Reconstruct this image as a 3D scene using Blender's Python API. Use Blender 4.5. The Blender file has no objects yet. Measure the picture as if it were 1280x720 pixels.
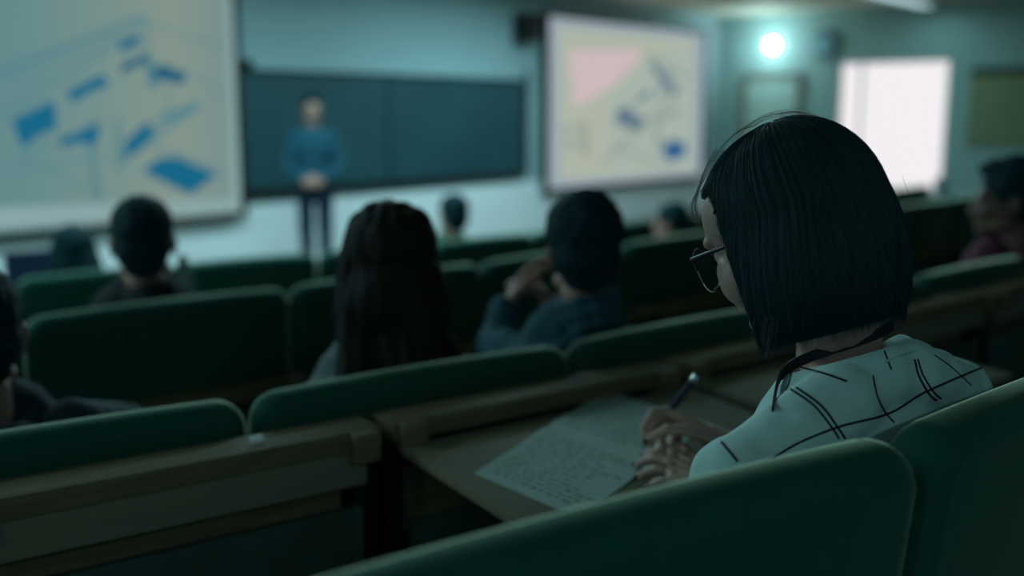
import bpy, bmesh, math, random
from mathutils import Vector, Matrix, Quaternion, noise
from mathutils.bvhtree import BVHTree

random.seed(7)
SC = bpy.context.scene
COL = SC.collection
PI = math.pi
R = math.radians

# ------------------------------------------------------------------ camera geometry
F = 1280.0
CAMZ = 1.58
PITCH = math.atan(220 / 1280)
CP, SP = math.cos(PITCH), math.sin(PITCH)
A0 = math.atan2(1280, 1060)                 # board direction against the view direction
FW = Vector((math.sin(A0) * 0 + 1280 / math.hypot(1280, 1060), 1060 / math.hypot(1280, 1060), 0))
RT = Vector((FW.y, -FW.x, 0))
UP = Vector((0, 0, 1))
CAM = Vector((0, 0, CAMZ))


def W(X, D, U):
    """camera-level frame (right, forward, up from eye height) -> room"""
    return CAM + RT * X + FW * D + UP * U


def WD(X, D, U):
    return RT * X + FW * D + UP * U


def ray(px, py):
    a, b = (px - 640) / F, (360 - py) / F
    return RT * a + FW * (CP + b * SP) + UP * (-SP + b * CP)


def at(px, py, D):
    r = ray(px, py)
    return CAM + r * (D / r.dot(FW))


def atU(px, py, U):
    r = ray(px, py)
    return CAM + r * (U / r.z)


def on_plane(px, py, p, n):
    r = ray(px, py)
    return CAM + r * ((Vector(p) - CAM).dot(n) / r.dot(n))


# ------------------------------------------------------------------ materials
def srgb(r, g, b):
    f = lambda c: (c / 255 / 12.92) if c / 255 <= .04045 else ((c / 255 + .055) / 1.055) ** 2.4
    return (f(r), f(g), f(b), 1)


MATS = {}


def mat(name, col, rough=.6, col2=None, scale=20, stretch=(1, 1, 1), bump=0, sheen=0, metal=0, spec=.5,
        trans=0, coat=0, emit=None, estr=0, sss=0, detail=4, bscale=None, ior=1.45):
    if name in MATS: return MATS[name]
    m = bpy.data.materials.new(name); m.use_nodes = True
    nt = m.node_tree; N = nt.nodes; L = nt.links
    b = N['Principled BSDF']
    b.inputs['Base Color'].default_value = (*col[:3], 1)
    b.inputs['Roughness'].default_value = rough
    b.inputs['Metallic'].default_value = metal
    b.inputs['Specular IOR Level'].default_value = spec
    b.inputs['IOR'].default_value = ior
    if sheen:
        b.inputs['Sheen Weight'].default_value = sheen
        b.inputs['Sheen Roughness'].default_value = .25
        b.inputs['Sheen Tint'].default_value = (.9, 1, .72, 1)
    if trans: b.inputs['Transmission Weight'].default_value = trans
    if coat: b.inputs['Coat Weight'].default_value = coat
    if sss:
        b.inputs['Subsurface Weight'].default_value = sss
        b.inputs['Subsurface Radius'].default_value = (.01, .004, .002)
        b.inputs['Subsurface Scale'].default_value = 1
    if emit:
        b.inputs['Emission Color'].default_value = (*emit[:3], 1)
        b.inputs['Emission Strength'].default_value = estr
    tc = N.new('ShaderNodeTexCoord'); mp = N.new('ShaderNodeMapping')
    mp.inputs['Scale'].default_value = stretch
    L.new(tc.outputs['Object'], mp.inputs['Vector'])
    nz = N.new('ShaderNodeTexNoise'); nz.inputs['Scale'].default_value = scale; nz.inputs['Detail'].default_value = detail
    L.new(mp.outputs[0], nz.inputs['Vector'])
    if col2 is None: col2 = tuple(c * .8 for c in col[:3])
    cr = N.new('ShaderNodeValToRGB')
    cr.color_ramp.elements[0].position = .35; cr.color_ramp.elements[1].position = .65
    cr.color_ramp.elements[0].color = (*col2[:3], 1); cr.color_ramp.elements[1].color = (*col[:3], 1)
    L.new(nz.outputs['Fac'], cr.inputs['Fac']); L.new(cr.outputs['Color'], b.inputs['Base Color'])
    if bump:
        bp = N.new('ShaderNodeBump'); bp.inputs['Strength'].default_value = bump; bp.inputs['Distance'].default_value = .003
        if bscale:
            n2 = N.new('ShaderNodeTexNoise'); n2.inputs['Scale'].default_value = bscale
            L.new(mp.outputs[0], n2.inputs['Vector']); L.new(n2.outputs['Fac'], bp.inputs['Height'])
        else:
            L.new(nz.outputs['Fac'], bp.inputs['Height'])
        L.new(bp.outputs[0], b.inputs['Normal'])
    MATS[name] = m
    return m


def emis(name, col, s=1.0):
    if name in MATS: return MATS[name]
    m = bpy.data.materials.new(name); m.use_nodes = True
    N = m.node_tree.nodes; b = N['Principled BSDF']
    b.inputs['Base Color'].default_value = (.02, .02, .02, 1); b.inputs['Specular IOR Level'].default_value = 0
    b.inputs['Emission Color'].default_value = (*col[:3], 1); b.inputs['Emission Strength'].default_value = s
    MATS[name] = m
    return m


def velvet(m, col, rough):
    N = m.node_tree.nodes; L = m.node_tree.links
    out = N['Material Output']; sh = N.new('ShaderNodeBsdfSheen'); ad = N.new('ShaderNodeAddShader')
    sh.inputs['Color'].default_value = col; sh.inputs['Roughness'].default_value = rough
    L.new(N['Principled BSDF'].outputs[0], ad.inputs[0]); L.new(sh.outputs[0], ad.inputs[1]); L.new(ad.outputs[0], out.inputs['Surface'])


GREEN = mat('green_fabric', (.004, .092, .066), .9, (.003, .078, .056), 60, sheen=1.0, bump=.12, bscale=500)
velvet(GREEN, (.95, 1, .72, 1), .27)
WOOD = mat('brown_wood', (.20, .155, .09), .7, (.14, .11, .065), 8, (1, 12, 12), bump=.05, spec=.2)
DESK = mat('desk_laminate', (.23, .20, .14), .7, (.20, .175, .12), 10, (1, 9, 9), spec=.2)
PANEL = mat('grey_panel', (.02, .09, .075), .6, (.035, .05, .04), 6)
METAL = mat('dark_metal', (.012, .014, .014), .45, metal=.4)
CHROME = mat('bright_metal', (.7, .75, .75), .25, metal=1)
WALLM = mat('wall_paint', (.33, .45, .47), .8, (.31, .43, .45), 3)
WALLR = mat('wall_paint_right', (.30, .46, .44), .8, (.28, .43, .42), 3)
CEILM = mat('ceiling_slat', (.78, .74, .60), .7, (.66, .64, .52), 5, (1, 10, 10))
FLOORM = mat('floor_vinyl', (.10, .12, .11), .5, (.08, .10, .09), 5)
BOARDM = mat('chalkboard', (.005, .052, .068), .6, (.012, .066, .08), 1.2)
BLACK = mat('black_plastic', (.006, .007, .008), .4)
WHITEP = mat('white_plastic', (.7, .74, .74), .4)
SKIN = mat('skin', (.50, .27, .21), .5, (.44, .23, .175), 30, sss=.12, bump=.05, bscale=300)
SKINL = mat('skin_light', (.62, .38, .31), .45, (.56, .33, .27), 30, sss=.12, bump=.05, bscale=300)
SKIND = mat('skin_deep', (.22, .12, .09), .5, (.19, .10, .075), 30, sss=.1)
NAIL = mat('nail_polish', (.02, .012, .02), .2, coat=.6)
HAIRB = mat('hair_black_hazed', (.002, .035, .046), .75, (.001, .025, .034), 30, (6, 6, 1), bump=.3, spec=.25)  # dark teal room haze is put into the black hair colour
HAIRW = mat('hair_bob_hazed', (.005, .055, .066), .55, (.004, .043, .052), 60, (8, 8, .6), bump=.12, spec=.35)  # bob colour lifted with the same teal haze
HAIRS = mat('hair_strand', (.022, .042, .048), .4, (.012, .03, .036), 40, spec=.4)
HAIRT = mat('hair_wisp', (.30, .20, .19), .4, (.20, .14, .13), 40)  # pinkish rim light is put into the wisp colour
HAIRBR = mat('hair_brown', (.022, .018, .016), .7, (.012, .010, .009), 25, (6, 6, 1), bump=.4, spec=.25)
BLOUSE = mat('blouse_fabric', (.60, .80, .78), .75, (.57, .77, .75), 40, bump=.08, bscale=700)
INK = mat('black_ribbon', (.006, .012, .018), .6)
PAPER = mat('paper', (.44, .53, .49), .8, (.42, .51, .47), 12)
PENCIL = mat('ink_grey', (.32, .40, .38), .8)


# ------------------------------------------------------------------ mesh helpers
def tag(o, label=None, cat=None, group=None, kind=None):
    if label: o['label'] = label
    if cat: o['category'] = cat
    if group: o['group'] = group
    if kind: o['kind'] = kind
    return o


def empty(name, loc, rz=0, **k):
    o = bpy.data.objects.new(name, None); COL.objects.link(o)
    o.empty_display_size = .1
    o.location = loc; o.rotation_euler = (0, 0, rz)
    return tag(o, **k)


def obj(name, bm, m, parent=None, smooth=True, world=False, angle=40):
    """link one bmesh; coordinates are local to parent unless world=True"""
    me = bpy.data.meshes.new(name)
    bmesh.ops.recalc_face_normals(bm, faces=bm.faces[:])
    bm.to_mesh(me); bm.free()
    return mobj(name, me, m, parent, smooth, world, angle)


def mobj(name, me, m, parent=None, smooth=True, world=False, angle=40):
    for mm in (m if isinstance(m, (list, tuple)) else [m]): me.materials.append(mm)
    if smooth:
        me.polygons.foreach_set('use_smooth', [True] * len(me.polygons))
        try: me.set_sharp_from_angle(angle=R(angle))
        except Exception: pass
    if world and parent:
        me.transform(basis(parent).inverted())
    o = bpy.data.objects.new(name, me); COL.objects.link(o)
    if parent: o.parent = parent
    return o


def basis(o):
    mtx = Matrix.LocRotScale(o.location, o.rotation_euler, o.scale)
    return basis(o.parent) @ mtx if o.parent else mtx


def box(bm, c, s, rot=None, bev=0):
    r = bmesh.ops.create_cube(bm, size=1)
    vs = r['verts']
    M = Matrix.Translation(Vector(c)) @ (rot.to_4x4() if rot else Matrix()) @ Matrix.Diagonal((*s, 1))
    bmesh.ops.transform(bm, matrix=M, verts=vs)
    if bev:
        es = list({e for v in vs for e in v.link_edges})
        bmesh.ops.bevel(bm, geom=es, offset=bev, segments=2, affect='EDGES', profile=.6)
    return bm


def NB(): return bmesh.new()


def tube(bm, pts, rad, seg=8, cap=True):
    """tapered tube along pts"""
    pts = [Vector(p) for p in pts]
    n = len(pts)
    rr = rad if isinstance(rad, (list, tuple)) else [rad] * n
    rings = []
    u = None
    for i, p in enumerate(pts):
        t = (pts[min(i + 1, n - 1)] - pts[max(i - 1, 0)])
        if t.length < 1e-9: t = Vector((0, 0, 1))
        t.normalize()
        if u is None:
            u = t.orthogonal().normalized()
        else:
            u = (u - t * u.dot(t))
            u = u.normalized() if u.length > 1e-6 else t.orthogonal().normalized()
        v = t.cross(u)
        rings.append([bm.verts.new(p + (u * math.cos(2 * PI * k / seg) + v * math.sin(2 * PI * k / seg)) * rr[i]) for k in range(seg)])
    for a, b in zip(rings, rings[1:]):
        for k in range(seg):
            bm.faces.new((a[k], a[(k + 1) % seg], b[(k + 1) % seg], b[k]))
    if cap:
        bm.faces.new(rings[0][::-1]); bm.faces.new(rings[-1])
    return bm


def ell(bm, c, r, rot=None, seg=20):
    if not isinstance(r, (tuple, list)): r = (r, r, r)
    q = bmesh.ops.create_uvsphere(bm, u_segments=seg, v_segments=seg // 2 + 2, radius=1)
    M = Matrix.Translation(Vector(c)) @ (rot.to_4x4() if rot else Matrix()) @ Matrix.Diagonal((*r, 1))
    bmesh.ops.transform(bm, matrix=M, verts=q['verts'])


def cap(bm, a, b, ra, rb=None, seg=14):
    """tapered capsule"""
    if rb is None: rb = ra
    a = Vector(a); b = Vector(b); d = b - a; l = d.length
    if l < 1e-6: ell(bm, a, ra); return
    d.normalize()
    pts, rr = [], []
    for k in range(5):
        t = PI / 2 * k / 5 + .06
        pts.append(a - d * ra * math.cos(t)); rr.append(ra * math.sin(t))
    for k in range(4, -1, -1):
        t = PI / 2 * k / 5 + .06
        pts.append(b + d * rb * math.cos(t)); rr.append(rb * math.sin(t))
    tube(bm, pts, rr, seg)


def chain(bm, pts, rads, seg=14):
    for i in range(len(pts) - 1): cap(bm, pts[i], pts[i + 1], rads[i], rads[i + 1], seg)


def wobble(me, fn):
    co = [v.co.copy() for v in me.vertices]; nn = [v.normal.copy() for v in me.vertices]
    flat = []
    for c, n in zip(co, nn): flat.extend(c + n * fn(c))
    me.vertices.foreach_set('co', flat); me.update()


def fuse(bm, voxel, smooth=2, jitter=0, jscale=20, jstretch=1):
    """turn overlapping closed shapes into ONE continuous skin"""
    me = bpy.data.meshes.new('t'); bm.to_mesh(me); bm.free()
    o = bpy.data.objects.new('t', me); COL.objects.link(o)
    m = o.modifiers.new('r', 'REMESH'); m.mode = 'VOXEL'; m.voxel_size = voxel; m.use_smooth_shade = True
    if smooth:
        s = o.modifiers.new('s', 'SMOOTH'); s.factor = .5; s.iterations = smooth
    dg = bpy.context.evaluated_depsgraph_get(); dg.update()
    out = bpy.data.meshes.new_from_object(o.evaluated_get(dg))
    bpy.data.objects.remove(o); bpy.data.meshes.remove(me)
    if jitter:
        wobble(out, lambda c: jitter * noise.noise(Vector((c.x, c.y, c.z / jstretch)) * jscale))
    return out


def rpanel(bm, w, h, t, rc, re, z0=0, y0=0, bow=0, botr=None, seg=8):
    """upholstered slab standing in x-z, thickness in y, rounded corners and edges"""
    botr = rc if botr is None else botr
    layers = []
    K = 5
    prof = []
    for k in range(K + 1):
        a = PI / 2 * k / K
        prof.append((-t / 2 + re * (1 - math.sin(a)), re * (1 - math.cos(a))))
    ys = [(y, ins) for y, ins in prof[::-1]]
    ys = [(-t / 2 + re * (1 - math.sin(PI / 2 * k / K)), re * (1 - math.cos(PI / 2 * k / K))) for k in range(K, -1, -1)]
    # ys goes from face inset to side
    full = [(-t / 2 + re * (1 - math.cos(PI / 2 * k / K)), re * (1 - math.sin(PI / 2 * k / K))) for k in range(K + 1)]
    full += [(-y, i) for y, i in full[::-1]]

    def outline(ins):
        pts = []
        for cx, cz, a0, r_ in ((w / 2, h, 0, rc), (-w / 2, h, 90, rc), (-w / 2, 0, 180, botr), (w / 2, 0, 270, botr)):
            sx = 1 if cx > 0 else -1; sz = 1 if cz > 0 else -1
            r2 = max(r_ - ins, .002)
            ccx = cx - sx * r_; ccz = cz - sz * r_
            if r_ < ins:
                ccx = cx - sx * (ins + .002); ccz = cz - sz * (ins + .002)
            for k in range(seg + 1):
                a = R(a0 + 90 * k / seg)
                pts.append((ccx + r2 * math.cos(a), ccz + r2 * math.sin(a)))
            if a0 in (0, 180) and bow >= 0:
                # extra points along the long edge for a gentle arch
                nx = pts[-1]
                tgt = (-w / 2 + (botr if a0 == 180 else rc), nx[1]) if a0 == 0 else (w / 2 - botr, nx[1])
                for q in range(1, 8):
                    pts.append((nx[0] + (tgt[0] - nx[0]) * q / 8, nx[1]))
        return pts
    rings = []
    for y, ins in full:
        ring = []
        for x, z in outline(ins):
            zz = z + (bow * (1 - (2 * x / w) ** 2) if z > h * .5 else 0)
            ring.append(bm.verts.new((x, y0 + y, z0 + zz)))
        rings.append(ring)
    n = len(rings[0])
    for a, b in zip(rings, rings[1:]):
        for k in range(n): bm.faces.new((a[k], a[(k + 1) % n], b[(k + 1) % n], b[k]))
    bm.faces.new(rings[0]); bm.faces.new(rings[-1][::-1])
    return bm


def copy_tree(o, parent=None):
    c = o.copy(); COL.objects.link(c)
    if parent: c.parent = parent
    for ch in o.children: copy_tree(ch, c)
    return c


# ------------------------------------------------------------------ room
YF, XR, XL, YB, ZC = 8.4, 15.5, -7.0, -4.5, 3.11


def poly_prism(bm, pts, z0, z1):
    a = [bm.verts.new((x, y, z0)) for x, y in pts]; b = [bm.verts.new((x, y, z1)) for x, y in pts]
    n = len(pts)
    bm.faces.new(a[::-1]); bm.faces.new(b)
    for i in range(n): bm.faces.new((a[i], a[(i + 1) % n], b[(i + 1) % n], b[i]))


def struct(name, bm, m, smooth=False):
    return tag(obj(name, bm, m, smooth=smooth), kind='structure')


b = NB(); box(b, ((XL + XR) / 2, (YF + YB) / 2, -.05), (XR - XL + .4, YF - YB + .4, .1)); struct('floor', b, FLOORM)
b = NB(); box(b, ((XL + XR) / 2, YF + .1, 1.6), (XR - XL + .4, .2, 3.4)); struct('wall_front', b, WALLM)
b = NB(); box(b, (XL - .1, (YF + YB) / 2, 1.6), (.2, YF - YB, 3.4)); struct('wall_left', b, WALLM)
b = NB(); box(b, ((XL + XR) / 2, YB - .1, 1.6), (XR - XL + .4, .2, 3.4)); struct('wall_back', b, WALLM)
# right wall with a window opening
WINP = Vector((XR, 0, 0)); WN = Vector((1, 0, 0))
pa = on_plane(1047, 76, WINP, WN); pb = on_plane(1190, 71, WINP, WN)
wy0, wy1 = pb.y, pa.y; wz1 = (pa.z + pb.z) / 2; wz0 = wz1 - 1.95
b = NB()
box(b, (XR + .1, (wy1 + YF) / 2, 1.6), (.2, YF - wy1, 3.4))
box(b, (XR + .1, (wy0 + YB) / 2, 1.6), (.2, wy0 - YB, 3.4))
box(b, (XR + .1, (wy0 + wy1) / 2, (wz1 + 3.3) / 2), (.2, wy1 - wy0, 3.3 - wz1))
box(b, (XR + .1, (wy0 + wy1) / 2, (wz0 - .1) / 2), (.2, wy1 - wy0, wz0 + .1))
struct('wall_right', b, WALLR)
wr = empty('window_1', (XR, (wy0 + wy1) / 2, wz0), kind='structure')
ww, wh = wy1 - wy0, wz1 - wz0
b = NB()
for yy in (-ww / 2 + .025, ww / 2 - .025): box(b, (.08, yy, wh / 2), (.1, .05, wh), bev=.004)
for zz in (.025, wh - .025): box(b, (.08, 0, zz), (.1, ww, .05), bev=.004)
box(b, (.08, ww / 2 - .36, wh / 2), (.06, .03, wh), bev=.004)
obj('window_frame', b, WHITEP, wr)
GL = mat('window_glass', (.95, .97, .97), .02, (.95, .97, .97), trans=1, ior=1.02)
b = NB(); box(b, (.08, 0, wh / 2), (.006, ww - .09, wh - .09)); obj('window_pane', b, GL, wr)
b = NB(); box(b, (-.03, 0, -.02), (.16, ww + .1, .035), bev=.004); obj('window_sill', b, WHITEP, wr)
# ceiling: slab and slats running parallel to the board wall
b = NB(); box(b, ((XL + XR) / 2, (YF + YB) / 2, ZC + .12), (XR - XL + .4, YF - YB + .4, .1))
struct('ceiling', b, mat('ceiling_slab', (.05, .055, .05), .9))
b = NB()
yy = YB + .1
while yy < YF:
    box(b, ((XL + XR) / 2, yy, ZC + .02), (XR - XL, .13, .03)); yy += .18
struct('trim_1', b, CEILM)
# stepped platforms
def D2(X, D):
    v = W(X, D, 0); return (v.x, v.y)
H = [.31, .48, .52, .70]
ZP1 = 1.58 - .48 - .90      # floor under the second and third rows
ZP0 = ZP1 + .15
e = Vector((RT * math.sin(R(48)) + FW * math.cos(R(48)))).normalized()      # mean row direction
nrm = Vector((-e.y, e.x, 0))


def platform(name, p, z0, z1):
    a = W(*p, 0); q = [a - e * 7, a + e * 16, a + e * 16 - nrm * 8, a - e * 7 - nrm * 8]
    bb = NB()
    # clip to the room with a simple Sutherland-Hodgman pass
    poly = [(v.x, v.y) for v in q]
    for axis, lim, sgn in ((0, XR, 1), (0, XL, -1), (1, YF, 1), (1, YB, -1)):
        out = []
        for i in range(len(poly)):
            s, t = poly[i], poly[(i + 1) % len(poly)]
            ins = lambda v: (v[axis] - lim) * sgn <= 0
            if ins(s): out.append(s)
            if ins(s) != ins(t):
                k = (lim - s[axis]) / (t[axis] - s[axis])
                out.append((s[0] + (t[0] - s[0]) * k, s[1] + (t[1] - s[1]) * k))
        poly = out
    poly_prism(bb, poly, z0, z1)
    struct(name, bb, FLOORM)


platform('floor_platform', (-.35, 4.25), 0, ZP1)
platform('floor_upper_platform', (.05, 1.55), ZP1, ZP0)

# ------------------------------------------------------------------ screens and board on the front wall
FN = Vector((0, 1, 0))


def fw(px, py, dy=.1):
    return on_plane(px, py, Vector((0, YF - dy, 0)), FN)


def poly_face(bm, pts, mi, y):
    vs = [bm.verts.new((p[0], y, p[1])) for p in pts]
    f = bm.faces.new(vs); f.material_index = mi
    if f.normal.y > 0: f.normal_flip()


def screen(name, x0, x1, z0, z1, label, bgm, slide, slide_mats, yo=.1):
    cx = (x0 + x1) / 2
    t = empty(name, (cx, YF - yo, z0), label=label, cat='projection screen')
    w, h = x1 - x0, z1 - z0
    b = NB(); box(b, (0, .03, h / 2), (w, .05, h), bev=.01); obj('casing', b, BLACK, t)
    b = NB(); fr = .05
    for s in (-1, 1): box(b, (s * (w / 2 - fr / 2), -.01, h / 2), (fr, .05, h), bev=.008)
    for zz in (fr / 2, h - fr / 2): box(b, (0, -.01, zz), (w, .05, fr), bev=.008)
    obj('frame', b, BLACK, t)
    b = NB(); box(b, (0, 0, h / 2), (w - 2 * fr, .012, h - 2 * fr)); obj('screen_surface', b, bgm, t, smooth=False)
    b = NB()
    for k, (mi, pts) in enumerate(slide):
        q = []
        for px, py in pts:
            p = on_plane(px, py, Vector((0, YF - yo, 0)), FN)
            q.append((min(max(p.x - cx, -w / 2 + fr + .01), w / 2 - fr - .01), min(max(p.z - z0, fr + .01), h - fr - .01)))
        poly_face(b, q, mi, -.008 - k * .0006)
    me = bpy.data.meshes.new('slide_image'); b.to_mesh(me); b.free()
    mobj('slide_image', me, slide_mats, t, smooth=False)
    return t


def grad_emis(name, stops, axis=(1, 0, 0), lo=-1, hi=1, s=1.0):
    m = bpy.data.materials.new(name); m.use_nodes = True
    N = m.node_tree.nodes; L = m.node_tree.links; b = N['Principled BSDF']
    b.inputs['Base Color'].default_value = (.01, .01, .01, 1); b.inputs['Specular IOR Level'].default_value = 0
    tc = N.new('ShaderNodeTexCoord'); sp = N.new('ShaderNodeSeparateXYZ'); L.new(tc.outputs['Object'], sp.inputs[0])
    mr = N.new('ShaderNodeMapRange'); mr.inputs['From Min'].default_value = lo; mr.inputs['From Max'].default_value = hi
    L.new(sp.outputs[0 if axis[0] else 2], mr.inputs['Value'])
    cr = N.new('ShaderNodeValToRGB')
    cr.color_ramp.elements[0].color = stops[0][1]; cr.color_ramp.elements[1].color = stops[-1][1]
    for p, c in stops[1:-1]: cr.color_ramp.elements.new(p).color = c
    L.new(mr.outputs[0], cr.inputs['Fac']); L.new(cr.outputs['Color'], b.inputs['Emission Color'])
    b.inputs['Emission Strength'].default_value = s
    return m


def stroke(p, q, w):
    (x0, y0), (x1, y1) = p, q
    dx, dy = x1 - x0, y1 - y0; l = math.hypot(dx, dy); nx, ny = -dy / l * w / 2, dx / l * w / 2
    return [(x0 + nx, y0 + ny), (x1 + nx, y1 + ny), (x1 - nx, y1 - ny), (x0 - nx, y0 - ny)]


BLU = emis('slide_blue', srgb(0, 96, 130)); BLU2 = emis('slide_navy', srgb(16, 88, 118))
LIN = emis('slide_line', srgb(76, 124, 134)); PALE = emis('slide_pale', srgb(134, 162, 164))
SBG = grad_emis('slide_ground', [(0, srgb(100, 128, 131)), (.5, srgb(98, 136, 138)), (.85, srgb(130, 147, 137)), (1, srgb(116, 142, 140))], lo=-2, hi=2)
slide1 = [
    (3, [(-80, 262), (298, 248), (300, 268), (-80, 292)]),
    (3, [(292, 0), (300, 250), (290, 255), (282, 0)]),
    (2, stroke((-20, 100), (182, 22), 5)), (2, stroke((-20, 112), (180, 32), 2.5)), (2, stroke((-20, 92), (176, 20), 2)),
    (2, stroke((-10, 150), (140, 62), 4)), (2, stroke((-10, 128), (150, 48), 2.5)),
    (2, stroke((182, 22), (184, 70), 3)), (2, stroke((20, 200), (130, 150), 3)), (2, stroke((112, 180), (122, 250), 7)),
    (2, stroke((145, 150), (150, 215), 6)), (2, stroke((150, 200), (250, 130), 6)), (2, stroke((195, 150), (245, 132), 9)),
    (2, stroke((30, 200), (120, 240), 2)), (2, stroke((0, 215), (170, 190), 2)), (2, stroke((185, 180), (280, 215), 2.5)),
    (2, stroke((232, 90), (285, 125), 2)), (2, stroke((185, 30), (280, 60), 2)), (2, stroke((210, 110), (210, 150), 3)),
    (2, [(178, 78), (188, 70), (198, 110), (186, 112)]),
    (0, [(13, 150), (66, 125), (70, 160), (48, 168), (27, 186)]),
    (0, [(74, 172), (98, 166), (108, 158), (124, 154), (119, 182), (98, 178), (74, 184)]),
    (0, [(82, 114), (128, 92), (134, 108), (114, 114), (88, 129)]),
    (0, [(145, 54), (171, 42), (175, 54), (150, 66)]),
    (1, [(148, 82), (182, 66), (186, 74), (152, 92)]),
    (1, [(188, 88), (200, 80), (232, 92), (226, 106), (190, 98)]),
    (0, [(154, 178), (182, 152), (193, 162), (178, 182), (156, 200)]),
    (0, [(176, 214), (196, 198), (218, 196), (270, 218), (236, 243)]),
]
x1L = fw(307, 268).x; z0S = fw(307, 271).z
z1S = z0S + 2.4
screen('projection_screen', x1L - 4.2, x1L, z0S, z1S,
       'large lit projection screen left of the blackboard showing blue desk shapes', SBG, slide1, [BLU, BLU2, LIN, PALE])
x0R, x1R = fw(681, 130).x, fw(880, 130).x
z0R, z1R = fw(684, 241).z, fw(684, 15).z
SB2 = emis('screen_white', srgb(150, 166, 176))
CRM = emis('slide_cream', srgb(172, 180, 164)); PNK = emis('slide_pink', srgb(204, 184, 187)); GRB = emis('slide_greyblue', srgb(96, 118, 136))
DKB = emis('slide_deepblue', srgb(50, 96, 140)); TNL = emis('slide_tan', srgb(132, 142, 132)); CR2 = emis('slide_cream_green', srgb(164, 179, 168))
slide2 = [
    (0, [(697, 34), (866, 50), (864, 212), (700, 224)]),
    (5, [(760, 120), (830, 60), (862, 62), (860, 208), (760, 214)]),
    (1, [(710, 64), (806, 62), (790, 82), (765, 108), (718, 134)]),
    (2, stroke((815, 78), (828, 100), 8)), (2, stroke((828, 96), (845, 118), 10)), (2, stroke((836, 88), (822, 120), 4)),
    (2, [(770, 138), (785, 132), (792, 142), (806, 150), (800, 166), (784, 160), (768, 154)]),
    (2, stroke((795, 128), (812, 114), 6)), (4, stroke((818, 150), (850, 138), 5)), (4, stroke((820, 150), (822, 186), 5)),
    (3, [(828, 180), (842, 174), (857, 180), (856, 194), (840, 202), (826, 192)]),
    (4, stroke((700, 160), (738, 158), 3)), (4, stroke((706, 180), (738, 178), 3)), (4, stroke((728, 155), (730, 196), 5)),
    (4, stroke((708, 190), (708, 164), 3)), (4, stroke((750, 205), (850, 112), 3)), (4, stroke((802, 64), (862, 100), 2.5)),
    (4, stroke((762, 182), (840, 210), 2.5)),
]
screen('projection_screen', x0R, x1R, z0R, z1R,
       'smaller lit projection screen right of the blackboard with cream and pink slide', SB2, slide2, [CRM, PNK, GRB, DKB, TNL, CR2])

bx0, bx1 = fw(250, 150, .05).x, fw(657, 150, .05).x
bz0, bz1 = fw(560, 223, .05).z, fw(560, 91, .05).z
bb = empty('blackboard', ((bx0 + bx1) / 2, YF - .03, bz0), label='long dark green blackboard on the front wall between the two screens', cat='blackboard')
bw, bh = bx1 - bx0, bz1 - bz0
b = NB(); box(b, (0, 0, bh / 2), (bw, .03, bh)); obj('board_surface', b, BOARDM, bb, smooth=False)
b = NB()
for s in (-1, 1): box(b, (s * bw / 2, -.01, bh / 2), (.05, .06, bh + .05), bev=.004)
for zz in (0, bh): box(b, (0, -.01, zz), (bw, .06, .05), bev=.004)
obj('frame', b, METAL, bb)
b = NB(); box(b, (0, -.035, -.035), (bw * .95, .05, .015), bev=.004); obj('chalk_tray', b, METAL, bb)
for xx in (1.1, 2.2): pass
b = NB(); box(b, (0, -.02, bh / 2), (.015, .012, bh)); obj('joint_strip', b, METAL, bb)
b = NB(); box(b, ((XL + XR) / 2, YF - .01, bz0 / 2 - .06), (XR - XL, .02, bz0 - .12)); struct('trim_2', b, mat('lower_wall_pale', (.86, .86, .88), .6, (.83, .84, .86), 3))  # paler panel along the lower front wall
# rolled screen casing above the board
hz = fw(480, 88, .12).z
t = empty('rolled_chart_holder', (bx0 + bw * .55, YF - .07, hz), label='pale long holder rail fixed just above the blackboard', cat='rail')
b = NB(); box(b, (0, 0, .0), (bw * .86, .1, .08), bev=.02); obj('rail', b, WALLM, t)
for s in (-1, 1):
    b = NB(); box(b, (s * bw * .435, 0, 0), (.03, .12, .1), bev=.01); obj('end_cap', b, METAL, t)
# loudspeaker by the right screen
p = fw(664, 35, .2)
t = empty('wall_speaker', (p.x - .02, YF - .16, p.z - .17), label='black wall loudspeaker at the upper left corner of the smaller screen', cat='speaker')
b = NB(); box(b, (0, 0, .17), (.26, .24, .36), bev=.03); obj('cabinet', b, BLACK, t)
b = NB(); tube(b, [(0, -.118, .13), (0, -.128, .13)], [.09, .085], 24); obj('woofer', b, METAL, t)
b = NB(); tube(b, [(0, -.118, .27), (0, -.126, .27)], [.035, .03], 16); obj('tweeter', b, METAL, t)
b = NB(); tube(b, [(0, .1, .17), (0, .16, .17)], .03, 10); obj('bracket', b, METAL, t)


# ------------------------------------------------------------------ right wall things
def rw(px, py, dx=.05):
    return on_plane(px, py, Vector((XR - dx, 0, 0)), WN)


p0, p1 = rw(928, 92), rw(1003, 92)
dh = 2.18
dw = p0.y - p1.y
t = empty('door_1', (XR - .03, (p0.y + p1.y) / 2, 0), kind='structure')
FRM = mat('door_frame_tan', (.22, .19, .15), .6); DOORM = mat('door_leaf', (.42, .60, .56), .5)
b = NB()
for s in (-1, 1): box(b, (0, s * (dw / 2 - .04), dh / 2), (.08, .08, dh), bev=.005)
box(b, (0, 0, dh - .04), (.08, dw, .08), bev=.005); obj('door_frame', b, FRM, t)
b = NB(); box(b, (.01, 0, dh / 2 - .02), (.05, dw - .16, dh - .1), bev=.003); dl = obj('door_leaf', b, DOORM, t)
b = NB(); tube(b, [(-.015, -dw / 2 + .16, 1.05), (-.06, -dw / 2 + .16, 1.05), (-.06, -dw / 2 + .28, 1.05)], .01, 8); obj('door_handle', b, CHROME, dl)
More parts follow.
